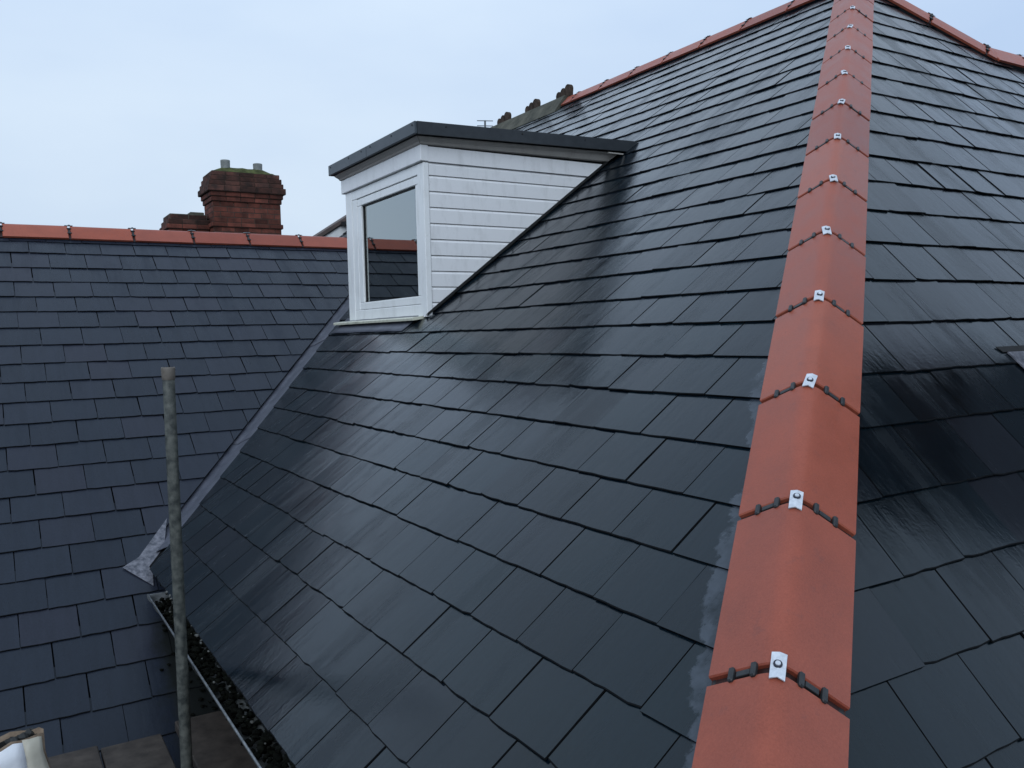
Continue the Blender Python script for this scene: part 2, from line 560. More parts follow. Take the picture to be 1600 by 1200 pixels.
def halfplane(R, P, d, inside):
    """line through P along d; keeps the side on which the point 'inside' lies"""
    p = R.st(P); q = R.st(V(P) + V(d)); i = R.st(inside)
    a, bb = q[1] - p[1], -(q[0] - p[0])
    ln = math.hypot(a, bb); a, bb = a / ln, bb / ln
    c = a * p[0] + bb * p[1]
    if a * i[0] + bb * i[1] > c: a, bb, c = -a, -bb, -c
    return a, bb, c


def lay_slates(root, R, rows, W, phase, planes_for, mat, drop, nvar=14, jit=.004):
    """rows: list of (tail t, parity); planes_for(t) gives the half-planes of that course; drop(P) skips a slate"""
    rng = random.Random(hash(root.name) % 1000 + 5 if False else len(rows) * 13 + 5)
    L = .275
    variants = [slate_mesh('slate', W - .0046 - rng.uniform(0, .0014), L, mat, rng) for _ in range(nvar)]
    items = []
    for ri in range(len(rows)):
        t0, par, s0, s1 = rows[ri]
        g = (rows[ri + 1][0] - t0) if ri + 1 < len(rows) else .2
        k0 = math.floor((s0 - phase) / W) - 1
        k1 = math.ceil((s1 - phase) / W) + 1
        pl = planes_for(t0)
        tj = rng.uniform(-.002, .002)
        for k in range(k0, k1):
            sc0 = phase + (k + .5 + .5 * par) * W + rng.gauss(0, jit * .22)
            tt = t0 + tj + rng.gauss(0, .0016)
            rz = rng.gauss(0, .0017)
            if rng.random() < .05: tt -= .005; rz += rng.choice((-1, 1)) * .007
            mid = R.p(sc0, tt + .1)
            if drop(mid, sc0, tt): continue
            ww = W - .0050
            co, si = math.cos(rz), math.sin(rz)
            rect = [(sc0 + co * x - si * y, tt + si * x + co * y) for x, y in ((-ww / 2, 0), (ww / 2, 0), (ww / 2, L), (-ww / 2, L))]
            out = any(a * x + bb * y > c for a, bb, c in pl for x, y in rect)
            dn = rng.uniform(-.0008, .0012)
            rx, ry = -abs(rng.gauss(0, .0035)), rng.gauss(0, .0075)
            if out:
                poly = clip_poly(rect, pl)
                if not poly: continue
                ar = abs(sum(poly[i][0] * poly[(i + 1) % len(poly)][1] - poly[(i + 1) % len(poly)][0] * poly[i][1] for i in range(len(poly)))) / 2
                if ar < .0006: continue
                loc = [(x - sc0, y - tt) for x, y in poly]
                n = len(loc)
                vs = [(x, y, h_of(y)) for x, y in loc] + [(x, y, h_of(y) - TH) for x, y in loc]
                fs = [tuple(range(n))] + [(i, n + i, n + (i + 1) % n, (i + 1) % n) for i in range(n)]
                data = (vs, fs)
                rz2 = 0.0
            else:
                data = rng.choice(variants); rz2 = rz
            rot = R.rot.to_4x4() @ Matrix.Rotation(rz2, 4, 'Z') @ Matrix.Rotation(rx if not out else 0, 4, 'X') @ Matrix.Rotation(ry if not out else 0, 4, 'Y')
            mw = Matrix.Translation(R.p(sc0, tt, dn)) @ rot
            pr = proj(mid)
            if pr and -60 < pr[0] < 1660 and -60 < pr[1] < 1260: key = pr[2]
            else: key = 100 + mid.length
            items.append((key, data, mw))
    items.sort(key=lambda q: q[0])
    for key, data, mw in items[:300]:
        if isinstance(data, tuple):
            bb = MB(); bb.add(*data); data = bb.mesh('slate', mat, edge=M['slate_edge'])
        place('slate', data, mw, root)
    rest = items[300:]
    if rest:
        bb = MB(); mi = []
        for key, data, mw in rest:
            if isinstance(data, tuple):
                vs, fs = data; mi += [0] + [1] * (len(fs) - 1)
            else:
                vs, fs = [q.co for q in data.vertices], [tuple(p.vertices) for p in data.polygons]
                mi += [p.material_index for p in data.polygons]
            bb.add([mw @ V(q) for q in vs], fs)
        o = bb.build('slate_field', mat, root); o['kind'] = 'stuff'
        o.data.materials.append(M['slate_edge'])
        o.data.polygons.foreach_set('material_index', mi)
    return items


def poly_part(name, pts, mat, parent, thick, n):
    b = MB(); b.prism(pts, V(n) * -thick)
    return b.build(name, mat, parent)


YF = 10.6                                          # far end of the main roof
CXW = .86                                          # wall plane under the eaves of the main slope
vt = valley_at_z(CRZ)
ev = valley_at_x(.66)
eave_t = .796
he = Q + HD * ((eave_t * cA - Q.x) / HD.x)         # hip at the eaves

# --- main slope A
roof_a = thing('slate_roof', 'large wet dark slate roof slope carrying the white dormer', 'roof', RA.p(-2.5, eave_t))
deckA = [RA.p(-he.y, RA.st(he)[1], -.032), RA.p(-ev.y, eave_t, -.032), RA.p(*RA.st(vt), -.032), RA.p(-YF, RA.st(vt)[1], -.032), RA.p(-YF, RA.st((RX, 0, (DA + RX * sA) / cA))[1], -.032), RA.p(*RA.st(APEX), -.032)]
poly_part('roof_deck', deckA, M['deck'], roof_a, .03, RA.n)
tA = [.796, .993, 1.191, 1.385, 1.579, 1.771, 1.965, 2.160, 2.356, 2.551, 2.743, 2.936, 3.148, 3.346, 3.538, 3.722, 3.946, 4.146, 4.348, 4.554, 4.760, 4.953, 5.172, 5.384, 5.608, 5.830, 6.036, 6.262, 6.486, 6.690, 6.870]
rowsA = [(t, (i + 1) % 2, -YF, -.5) for i, t in enumerate(tA)]
inA = V((3.0, 4.0, 0))
hpA = halfplane(RA, Q + PERP_A * .045, HD, RA.p(-6, 3))
vpA = halfplane(RA, V0, VD, RA.p(-2, 2.0))
vpA = (vpA[0], vpA[1], vpA[2] - .150)
ridge_tA = RA.st((RX, 0, (DA + RX * sA) / cA))[1]
tpA = (0, 1, ridge_tA - .03)
endA = (-1, 0, YF)
t_vt = RA.st(vt)[1]


def planesA(t):
    p = [hpA, tpA, endA]
    if t < t_vt + .2: p.append(vpA)
    return p


DX, DY0, DY1 = 2.33, 4.79, 6.11                    # dormer front plane and cheeks
DZR = 1.17                                         # below the dormer's roof


def dropA(mid, s, t):
    if DY0 + .14 < mid.y < DY1 - .14 and DX + .16 < mid.x and mid.z < 1.05: return True
    return False


lay_slates(roof_a, RA, rowsA, .2435, -1.589, planesA, M['slate_a'], dropA)

# --- hip slope B
roof_b = thing('slate_roof', 'dark slate slope to the right of the terracotta hip tiles', 'roof', RB.p(2.5, .95))
H2 = V((HD.x, -HD.y, -HD.z))                       # second hip, down to the right
RIDGE_Y = 3.64
jx = APEX + H2 * ((RIDGE_Y - APEX.y) / H2.y)       # where it meets the right ridge
rz_ = jx.z
tB = [.955, 1.150, 1.345, 1.539, 1.735, 1.941, 2.152, 2.341, 2.552, 2.762, 2.968, 3.176, 3.388, 3.599, 3.821, 4.032, 4.238, 4.453, 4.653, 4.873, 5.101, 5.299, 5.508, 5.72, 5.92]
rowsB = [(t, i % 2, .4, 8.0) for i, t in enumerate(tB)]
hpB = halfplane(RB, Q + PERP_B * .045, HD, RB.p(5, 1.5))
PERP2 = RB.n.cross(H2).normalized()
if PERP2.dot(RB.t) > 0: PERP2 = -PERP2
h2B = halfplane(RB, APEX + PERP2 * .045, H2, RB.p(3, 1.5))
tpB = (0, 1, RB.st((0, RIDGE_Y, rz_))[1] - .03)
hb = Q + HD * ((.955 * cB - Q.y) / HD.y)
deckB = [RB.p(*RB.st(hb), -.032), RB.p(8.2, .955, -.032), RB.p(8.2, RB.st(jx)[1], -.032), RB.p(*RB.st(jx), -.032), RB.p(*RB.st(APEX), -.032)]
poly_part('roof_deck', deckB, M['deck'], roof_b, .03, RB.n)


def planesB(t):
    return [hpB]


# above the right ridge only the hip corner carries slates
def planesB_full(t):
    p = [hpB]
    tr = RB.st(jx)[1]
    if t + .28 < tr: return p
    return p + [h2B]


CHX0, CHX1, CHY0, CHY1 = 3.22, 4.0, .95, 1.62       # chimney standing on this slope


def dropB(mid, s, t):
    if CHX0 + .05 < mid.x < CHX1 - .05 and CHY0 + .1 < mid.y < CHY1 - .05: return True
    tr = RB.st(jx)[1]
    if mid.x > jx.x + .2 and t > tr - .12: return True
    return False


itemsB = lay_slates(roof_b, RB, rowsB, .25, 1.656 - .125, planesB_full, M['slate_b'], dropB)

# --- left roof C
roof_c = thing('slate_roof', 'dry blue-grey slate roof on the left below the chimneys', 'roof', RC.p(-.5, 4.3))
tC = [4.36, 4.56, 4.762, 4.964, 5.170, 5.373, 5.573, 5.771, 5.973, 6.179, 6.372, 6.579, 6.784, 6.987, 7.190, 7.388, 7.590, 7.795, 7.999, 8.201, 8.396, 8.602, 8.805, 9.025, 9.2]
rowsC = [(t, (i + 1) % 2, -2.6, 3.2) for i, t in enumerate(tC)]
vpC = halfplane(RC, V0, VD, RC.p(-2, 6))
vpC = (vpC[0], vpC[1], vpC[2] - .018)
t_ev = RC.st(valley_at_x(.70))[1]
ridge_tC = RC.st((0, CRY, CRZ))[1]
deckC = [RC.p(-2.7, 4.36, -.032), RC.p(CXW, 4.36, -.032), RC.p(CXW, RC.st(valley_at_x(CXW))[1], -.032), RC.p(*RC.st(vt), -.032), RC.p(-2.7, ridge_tC, -.032)]
poly_part('roof_deck', deckC, M['deck'], roof_c, .03, RC.n)


def planesC(t):
    p = [(0, 1, ridge_tC - .03), (-1, 0, 2.6)]
    if t > t_ev - .16: p.append(vpC)
    else: p.append((1, 0, CXW - .01))
    return p


lay_slates(roof_c, RC, rowsC, .2475, .309, planesC, M['slate_c'], lambda m, s, t: False)

# back slopes, so that the roofs are closed
b = MB()
b.prism([(RX, APEX.y, APEX.z - .03), (RX, YF, APEX.z - .03), (RX + 4, YF, APEX.z - .03 - 4 * sA / cA), (RX + 4, RIDGE_Y, APEX.z - .03 - 4 * sA / cA), tuple(jx - V((0, 0, .03)))], (0, 0, -.03))
b.build('back_slope', M['deck'], roof_a)
b = MB()
b.prism([(-2.7, CRY + .01, CRZ - .02), (vt.x, CRY + .01, CRZ - .02), (vt.x - 1.6, CRY + 3.0, CRZ - .02 - 3 * sG / cG), (-2.7, CRY + 3.0, CRZ - .02 - 3 * sG / cG)], (0, 0, -.03))
b.build('back_slope', M['deck'], roof_c)
b = MB()
b.prism([(jx.x, RIDGE_Y + .01, rz_ - .02), (8.2, RIDGE_Y + .01, rz_ - .02), (8.2, RIDGE_Y + 2.5, rz_ - 1.8), (jx.x, RIDGE_Y + 2.5, rz_ - 1.8)], (0, 0, -.03))
b.build('back_slope', M['deck'], roof_b)

# walls under the eaves
hw = thing('house_wall', 'dark house wall in the shade under the gutter', 'wall', (CXW, 2.5, GROUND_Z))
b = MB(); b.bx(CXW, CXW + .22, .95, 12, GROUND_Z, -1.05)
b.build('wall', M['wall'], hw)
b = MB(); b.bx(CXW + .23, 8.2, .95, 1.17, GROUND_Z, -1.05)
b.build('wall', M['wall'], hw)
b = MB(); b.bx(-2.6, CXW - .01, 3.86, 4.06, GROUND_Z, -1.85)
b.build('wall', M['wall'], hw)
b = MB(); b.bx(.69, .715, .7, 4.25, -1.36, -1.165)
b.build('fascia', M['black_plastic'], hw)
b = MB(); b.bx(.716, CXW - .002, .7, 4.25, -1.36, -1.345)
b.build('soffit', M['black_plastic'], hw)

# ------------------------------------------------------------------ ridge and hip cappings
def capping(name, label, cat, P0, d, R1perp, R1n, R2perp, R2n, joints, ends, rise, detail, tile_w=.14, group=None, slot=None):
    """P0 + d*k are the joints; section runs over the two roof planes"""
    d = V(d).normalized()
    up = (R1n + R2n).normalized()
    up = (up - d * up.dot(d)).normalized()
    side = up.cross(d).normalized()
    frame = Matrix((d, side, up)).transposed().to_4x4()
    base = V(P0) + d * ends[0]
    root = thing(name, label, cat, base, group)

    def loc(vec): return (vec.dot(side), vec.dot(up))
    e1, e2 = loc(R1perp * tile_w + R1n * .020), loc(R2perp * tile_w + R2n * .020)
    ap = loc(V((0, 0, rise)) - d * d.z * rise)
    if e1[0] > e2[0]: e1, e2 = e2, e1
    def lerp(a, c, k): return (a[0] + (c[0] - a[0]) * k, a[1] + (c[1] - a[1]) * k)
    a1, a2 = lerp(e1, ap, .76), lerp(e2, ap, .76)
    def bez(k): return lerp(lerp(a1, ap, k), lerp(ap, a2, k), k)
    outer = [e1, lerp(e1, ap, .45), a1, bez(.17), bez(.33), bez(.5), bez(.67), bez(.83), a2, lerp(e2, ap, .45), e2]

    def offs(pts, k):
        r = []
        for i, p in enumerate(pts):
            a = pts[max(i - 1, 0)]; c = pts[min(i + 1, len(pts) - 1)]
            tx, ty = c[0] - a[0], c[1] - a[1]; ln = math.hypot(tx, ty)
            nx, ny = -ty / ln, tx / ln
            if ny < 0: nx, ny = -nx, -ny
            r.append((p[0] + nx * k, p[1] + ny * k))
        return r

    def shell(x0, x1, top, bot, bev):
        po, pi = offs(outer, top), offs(outer, bot)
        n = len(po)
        poly_in = offs(outer, top - bev)
        b = MB(); vs = []
        for x, ring in ((x0, poly_in), (x0 + bev, po), (x1 - bev, po), (x1, poly_in)):
            vs += [(x, y, z) for y, z in ring]
        vs += [(x0, y, z) for y, z in pi] + [(x1, y, z) for y, z in pi]
        fs = []
        for k in range(3):
            fs += [(k * n + i, k * n + i + 1, (k + 1) * n + i + 1, (k + 1) * n + i) for i in range(n - 1)]
        fs += [(4 * n + i, i, i + 1, 4 * n + i + 1) if False else (i, 4 * n + i, 4 * n + i + 1, i + 1) for i in range(n - 1)]
        fs += [(3 * n + i, 3 * n + i + 1, 5 * n + i + 1, 5 * n + i) for i in range(n - 1)]
        fs += [(4 * n + i, 5 * n + i, 5 * n + i + 1, 4 * n + i + 1) for i in range(n - 1)]
        for e in (0, n - 1):
            fs += [(e, n + e, 2 * n + e, 3 * n + e, 5 * n + e, 4 * n + e)]
        b.add(vs, fs)
        return b

    def sm_tile(q):
        me = q.mesh('ridge_tile', M['terracotta'], True)
        me.set_sharp_from_angle(angle=math.radians(32))
        return me

    L = joints[1] - joints[0]
    gap = .0095
    tm = sm_tile(shell(gap, L - gap, 0.0, -.016, .003))
    jm = shell(-gap - .002, gap + .002, -.012, -.024, .001).mesh('joint_strip', M['mortar_joint'])
    sm = None
    po = offs(outer, -.001); studs = []
    n_st = (.36, .68)
    for ea, sgn in ((e1, 1), (e2, -1)):
        for k in n_st:
            c = lerp(ea, ap, k); tx, ty = ap[0] - ea[0], ap[1] - ea[1]; ln = math.hypot(tx, ty)
            ay = V((0, tx / ln, ty / ln)); az = V((1, 0, 0)).cross(ay)
            if az.z < 0: az = -az
            studs.append(('joint_stud', MB().box(V((0, c[0], c[1])) + az * .001, (V((1, 0, 0)), ay, az), (.0165, .0065, .006), .003)))
        c = lerp(ea, ap, .52)
        studs.append(('joint_link', MB().box(V((0, c[0], c[1])) - az * .003, (V((1, 0, 0)), ay, az), (.0065, .016, .004), .001)))
    if detail:
        studs = [(nm, q.mesh(nm, M['black_plastic'])) for nm, q in studs]
    else:
        b = MB()
        for nm, q in studs: b.add(q.v, q.f)
        studm = b.mesh('joint_union', M['black_plastic'])
    # clip: a bent plate over the apex with a washer and a screw
    b = MB()
    zt = max(z for y, z in outer)
    sl1 = (ap[1] - e1[1]) / (ap[0] - e1[0]); sl2 = (ap[1] - e2[1]) / (ap[0] - e2[0])
    yc = outer[5][0]
    hw_, hl = .0145, .030
    pts = []
    for x in (-hl, -hl + .012, hl):
        for yy in (-hw_, 0, hw_):
            bend = .0045 * (1 - (yy / hw_) ** 2)
            pts.append((x + (.003 if (yy == 0 and x == -hl) else 0), yc + yy, outer[5][1] + .004 + bend))
    vs = pts + [(x, y, z - .003) for x, y, z in pts]
    fs = []
    for r_ in range(2):
        for c_ in range(2):
            i = r_ * 3 + c_
            fs += [(i, i + 3, i + 4, i + 1), (9 + i, 9 + i + 1, 9 + i + 4, 9 + i + 3)]
    ring = [0, 1, 2, 5, 8, 7, 6, 3]
    fs += [(ring[i], ring[(i + 1) % 8], ring[(i + 1) % 8] + 9, ring[i] + 9) for i in range(8)]
    b.add(vs, fs)
    clipm = b.mesh('clip_plate', M['clip'] if detail else M['aerial'])
    b = MB(); b.lathe((.004, yc, outer[5][1] + .0075), (0, 0, 1), [(0, .0), (0, .0088), (.003, .0084), (.0035, .0)], 14)
    wm = b.mesh('screw_washer', M['washer'])
    b = MB(); b.lathe((.004, yc, outer[5][1] + .0105), (0, 0, 1), [(0, .0055), (.002, .0050), (.0028, .0)], 10)
    hm = b.mesh('screw_head', M['clip'] if detail else M['aerial'])
    rng = random.Random(len(joints) * 7 + 1)
    for k in joints:
        k0, k1 = max(k, ends[0]), min(k + L, ends[1])
        mw = Matrix.Translation(V(P0) + d * k) @ frame
        if k0 > k + .01 or k1 < k + L - .01:
            if k1 - k0 < .05: continue
            me = sm_tile(shell(max(gap, k0 - k), min(L - gap, k1 - k), 0.0, -.016, .003))
        else:
            me = tm
        jit = Matrix.Rotation(rng.gauss(0, .0025), 4, 'Y') @ Matrix.Rotation(rng.gauss(0, .003), 4, 'Z')
        tile = place('ridge_tile', me, mw @ jit, root)
        if k >= ends[0]:
            place('joint_strip', jm, mw, tile)
            if detail:
                for nm, q in studs: place(nm, q, mw, tile)
            else:
                place('joint_union', studm, mw, tile)['kind'] = 'stuff'
            place('clip_plate', clipm, mw @ Matrix.Translation(V((rng.gauss(0, .002), rng.gauss(0, .0015), 0))) @ Matrix.Rotation(rng.gauss(0, .1), 4, 'Z'), tile)
            place('screw_washer', wm, mw, tile)
            place('screw_head', hm, mw, tile)
    # mortar bedding under both edges
    b = MB()
    for (ea, prp, nn) in ((e1, R1perp, R1n), (e2, R2perp, R2n)):
        for q in (prp,):
            pass
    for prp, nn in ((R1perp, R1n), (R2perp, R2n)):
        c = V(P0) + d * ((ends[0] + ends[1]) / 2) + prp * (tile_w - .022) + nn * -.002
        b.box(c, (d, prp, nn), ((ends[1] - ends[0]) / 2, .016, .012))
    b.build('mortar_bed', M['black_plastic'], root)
    return root


LH = .4725
nh = (APEX - Q).dot(HD)
RISE = .060
capping('hip_capping', 'terracotta hip tiles with white clips running up the middle of the picture', 'hip tiles', Q, HD, PERP_A, RA.n, PERP_B, RB.n,
        [LH * i for i in range(-2, 14)], (-.90, nh), RISE, True)
# main ridge
ND = V((sA, 0, cA)); PD = V((cA, 0, -sA))
PRA = V((-cA, 0, -sA))
ridge_A0 = V((RX, 4.74, (DA + RX * sA) / cA))
capping('ridge_capping', 'terracotta ridge tiles along the top of the dormer slope', 'ridge tiles', ridge_A0, (0, 1, 0), PRA, RA.n, PD, ND,
        [.49 * i for i in range(-1, 8)], (APEX.y - 4.74 + .02, 7.86 - 4.74), .055, False)
# second hip and right ridge
PD2 = ND.cross(H2).normalized()
if PD2.z > 0: PD2 = -PD2
capping('hip_capping', 'terracotta hip tiles descending from the apex in the top right corner', 'hip tiles', APEX, H2, PERP2, RB.n, PD2, ND,
        [.14 + .47 * i for i in range(-1, 3)], (.02, (jx - APEX).length + .05), .055, False)
PRB = V((0, -cB, -sB))
NE = V((0, sB, cB)); PE = V((0, cB, -sB))
capping('ridge_capping', 'short terracotta ridge leaving the picture at the upper right edge', 'ridge tiles', jx, (1, 0, 0), PRB, RB.n, PE, NE,
        [-.05 + .47 * i for i in range(0, 4)], (-.04, 1.75), .055, False)
# left roof ridge
PRC = V((0, -cG, -sG)); NG = V((0, sG, cG)); PG = V((0, cG, -sG))
capping('ridge_capping', 'terracotta ridge tiles capping the left slate roof in front of the chimneys', 'ridge tiles', (.603, CRY, CRZ), (1, 0, 0), PRC, RC.n, PG, NG,
        [.468 * i for i in range(-7, 6)], (-3.2, 2.40), .060, False)

# ------------------------------------------------------------------ old crested ridge beyond
cr_ = thing('crested_ridge', 'old mossy ridge with dark cockscomb crests behind the dormer', 'ridge tiles', (RX, 9.3, 2.5))
zR = (DA + RX * sA) / cA
y = 7.87
k = 0
while y < YF:
    y1 = min(y + .655, YF)
    b = MB()
    sec = [(-.20, -.145), (-.10, -.01), (-.05, .055), (.05, .055), (.10, -.01), (.20, -.145), (.17, -.16), (0, .0), (-.17, -.16)]
    b.prism([(RX + a, y + .004, zR + c) for a, c in sec], (0, y1 - y - .008, 0))
    t_ = b.build('ridge_tile', M['old_ridge'], cr_)
    cyy = y - .03
    for i, (hh, rr) in enumerate(((.122, .054), (.104, .051), (.086, .048)) if k < 3 else ()):
        c0 = V((RX, cyy + .03 + i * .088, zR + .04))
        b = MB(); pl = []
        pl += [(RX - .02, c0.y - rr * .8, zR + .04), (RX - .02, c0.y + rr * .8, zR + .04)]
        for j in range(9):
            a = -.35 + (math.pi + .7) * j / 8
            pl.append((RX - .02, c0.y + rr * math.cos(a), zR + hh + rr * math.sin(a) - .0))
        b.prism(pl, (.045 + .002 * i, 0, 0))
        b.build('crest', M['crest'], t_)
    y = y1; k += 1

# ------------------------------------------------------------------ lead valley between the two roofs
vl = thing('lead_valley', 'grey lead valley gutter between the left roof and the dormer slope', 'lead flashing', valley_at_z(-1.1))
ua = (RA.n.cross(VD)).normalized()
if ua.dot(V((0, -1, 0))) < 0: ua = -ua                # on A, away from the valley towards A's slates
uc = (RC.n.cross(VD)).normalized()
if uc.x > 0: uc = -uc
kz0, kz1 = (-1.10 - V0.z) / VD.z, (1.0 - V0.z) / VD.z
cuts = [kz0, kz0 + 1.02, kz0 + 2.35, kz0 + 3.2, kz1]
for i in range(4):
    k0, k1 = cuts[i], cuts[i + 1] + (.06 if i < 3 else 0)
    nseg = 14
    b = MB(); vs = []
    lift = .0025 * i
    for j in range(nseg + 1):
        P = V0 + VD * (k0 + (k1 - k0) * j / nseg)
        lf = lift - .0025 * (j / nseg) 
        row = []
        for (w, uu, nn, h) in ((.09, uc, RC.n, -.030), (.04, uc, RC.n, -.030), (.012, uc, RC.n, -.026), (.012, ua, RA.n, -.022), (.05, ua, RA.n, -.019), (.150, ua, RA.n, -.021), (.19, ua, RA.n, -.031)):
            row.append(P + uu * w + nn * (h + .004 + lf * .6 + random.uniform(-.0012, .0012)))
        vs += row
    fs = [(r * 7 + c, r * 7 + c + 1, (r + 1) * 7 + c + 1, (r + 1) * 7 + c) for r in range(nseg) for c in range(6)]
    b.add(vs, fs)
    o = b.build('lead_sheet', M['lead'], vl, smooth=True)
    md = o.modifiers.new('thickness', 'SOLIDIFY'); md.thickness = .0025; md.offset = -1
# flared tail of the lead over the left slates
tail = [(.535, 4.745), (.62, 4.79), (.80, 5.00), (.76, 4.86), (.70, 4.74), (.672, 4.70), (.66, 4.62)]
def onC(x, y, h): return RC.p(x, y / cG, h)
vsT = [onC(x, y, .004 + random.uniform(0, .003)) for x, y in tail]
b = MB(); b.prism(vsT, RC.n * -.003)
b.build('lead_tail', M['lead_new'], vl)

# ------------------------------------------------------------------ the dormer
dm = thing('dormer', 'white boarded dormer with a flat dark roof on the slate slope', 'dormer', (DX, (DY0 + DY1) / 2, .1))
def slope_x(z, h=0.0): return ((z - h / cA) * cA - DA) / sA       # x on A at height z
W_ = M['white']
# near cheek: shiplap boards cut along the slope
zj = [.118, .208, .304, .401, .498, .597, .695, .793, .890, .987, 1.066, 1.160]
for i in range(len(zj) - 1):
    z0, z1 = zj[i] + .0015, zj[i + 1] - .0015
    y0 = DY0
    prof = [(0.0, z0), (0.0, z1 - .016), (.0025, z1 - .010), (.007, z1 - .004), (.009, z1)]   # concave top of a shiplap board
    if i == 10: prof = [(0.0, z0), (0.0, z1)]
    b = MB(); n = len(prof)
    x_l = 2.366 if i < 10 else 2.325
    dy = -.008 if i == 10 else 0
    vs = []
    for dep, z in prof:
        xr = slope_x(z, .012)
        vs += [V((x_l, y0 + dep + dy, z)), V((xr, y0 + dep + dy, z))]
    vs += [V((x_l, y0 + .02, z0)), V((slope_x(z0, .012), y0 + .02, z0)), V((x_l, y0 + .02, z1)), V((slope_x(z1, .012), y0 + .02, z1))]
    fs = [(2 * k, 2 * k + 1, 2 * k + 3, 2 * k + 2) for k in range(n - 1)]
    fs += [(2 * n, 2 * n + 1, 1, 0), (2 * n - 2, 2 * n - 1, 2 * n + 3, 2 * n + 2), (2 * n + 1, 2 * n + 3, 2 * n - 1, *[2 * k + 1 for k in range(n - 2, -1, -1)]), (2 * n + 2, 2 * n, *[2 * k for k in range(n)])]
    b.add(vs, fs)
    b.build('cheek_board', W_, dm)
# body behind the boards
b = MB()
zt, zb = 1.23, .10
b.prism([(DX + .05, DY0 + .021, zb + .02), (slope_x(zb + .02, -.03) + .02, DY0 + .021, zb + .02), (slope_x(zt, -.03), DY0 + .021, zt), (DX + .05, DY0 + .021, zt)], (0, .05, 0))
b.build('cheek_frame', M['gasket'], dm)
b = MB()
b.prism([(DX + .036, DY1 - .02, .18), (slope_x(.18, .012), DY1 - .02, .18), (slope_x(1.205, .012), DY1 - .02, 1.205), (DX + .036, DY1 - .02, 1.205)], (0, .02, 0))
b.build('far_cheek', W_, dm)
# corner posts
b = MB(); b.bx(DX - .004, DX + .034, 4.786, 4.872, .124, 1.062, .003); b.build('corner_post', M['upvc'], dm)
b = MB(); b.bx(DX - .004, DX + .034, 5.992, 6.112, .118, 1.066, .003); b.build('corner_post', M['upvc'], dm)
# front fascia board, moulding and return
b = MB(); b.bx(DX - .022, DX + .03, 4.778, 6.150, 1.068, 1.165, .003); b.build('fascia_board', W_, dm)
def moulding(x0, x1, y0, y1, axis):
    b = MB()
    prof = [(.0, 1.166), (.008, 1.170), (.012, 1.180), (.022, 1.188), (.034, 1.199), (.038, 1.206), (-.02, 1.206), (-.02, 1.166)]
    if axis == 'y':
        b.prism([(x0 - d_, y0 - d_, z) for d_, z in prof], (0, y1 - y0, 0)) if False else None
        n = len(prof)
        vs = [V((x0 - d_, y0 - d_, z)) for d_, z in prof] + [V((x0 - d_, y1 + d_, z)) for d_, z in prof]
    else:
        n = len(prof)
        vs = [V((x0 - d_, y0 - d_, z)) for d_, z in prof] + [V((slope_x(z + (.034 if z > 1.185 else .012), .012), y0 - d_, z + (.034 if z > 1.185 else .012))) for d_, z in prof]
    b.add(vs, [tuple(range(n))[::-1], tuple(range(n, 2 * n))] + [(i, (i + 1) % n, n + (i + 1) % n, n + i) for i in range(n)])
    return b
moulding(DX - .022, 0, 4.778, 6.150, 'y').build('front_moulding', M['frieze'], dm)
moulding(DX - .018, 0, 4.7785, 0, 'x').build('side_moulding', M['frieze'], dm)
# flat roof: slab with separate trims
FX, FY0, FY1, Z0, Z1 = 2.245, 4.712, 6.215, 1.209, 1.284
FALL = .0235
def roof_x(z, h=0.0):                              # where a roof level z at the front meets the slope
    return ((z - FALL * FX + h / cA) * cA - DA) / (sA - FALL * cA)
def rz(z, x): return z + FALL * (x - FX)
def roof_side(x0, z0, z1, y, h, w):
    xa, xb = roof_x(z0, h), roof_x(z1, h)
    return MB().prism([(x0, y, rz(z0, x0)), (xa, y, rz(z0, xa)), (xb, y, rz(z1, xb)), (x0, y, rz(z1, x0))], (0, w, 0))
roof_side(FX + .01, Z0 + .012, Z1 - .004, FY0 + .01, 0, FY1 - FY0 - .02).build('flat_roof', M['felt'], dm)
ysp = 5.47
for (ya, yb) in ((FY0 - .004, ysp - .002), (ysp + .002, FY1 + .004)):
    b = MB(); b.bx(FX - .006, FX + .012, ya, yb, Z0, Z1, .003); tr = b.build('front_trim', M['felt'], dm)
    for yy in ([4.74, 5.05, 5.40] if ya < 5 else [5.56, 5.80, 6.17]):
        b = MB(); b.lathe((FX - .006, yy, Z0 + .055), (-1, 0, 0), [(0, .006), (.003, .005), (.004, 0)], 8); b.build('rivet', M['gasket'], tr)
tr = roof_side(FX + .0125, Z0, Z1, FY0 - .006, .004, .018).build('side_trim', M['felt_side'], dm)
for xx in (2.45, 3.0, 3.5):
    b = MB(); b.lathe((xx, FY0 - .006, rz(Z0 + .055, xx)), (0, -1, 0), [(0, .006), (.003, .005), (.004, 0)], 8); b.build('rivet', M['gasket'], tr)
roof_side(FX + .0125, Z0, Z1, FY1 - .01, .004, .014).build('side_trim', M['felt_side'], dm)
b = MB(); b.bx(3.70, 3.84, 4.708, 4.722, 1.222, 1.230); b.build('loose_flashing', M['frieze'], dm)
# lead soakers along the foot of the cheek
b = MB()
p0, p1 = RA.p(-4.779, 2.33 / cA, .006), RA.p(-4.779, slope_x(1.17) / cA, .006)
b.prism([p0, p1, p1 + V((0, 0, .018)), p0 + V((0, 0, .018))], (0, .012, 0))
b.build('cheek_flashing', M['gasket'], dm)
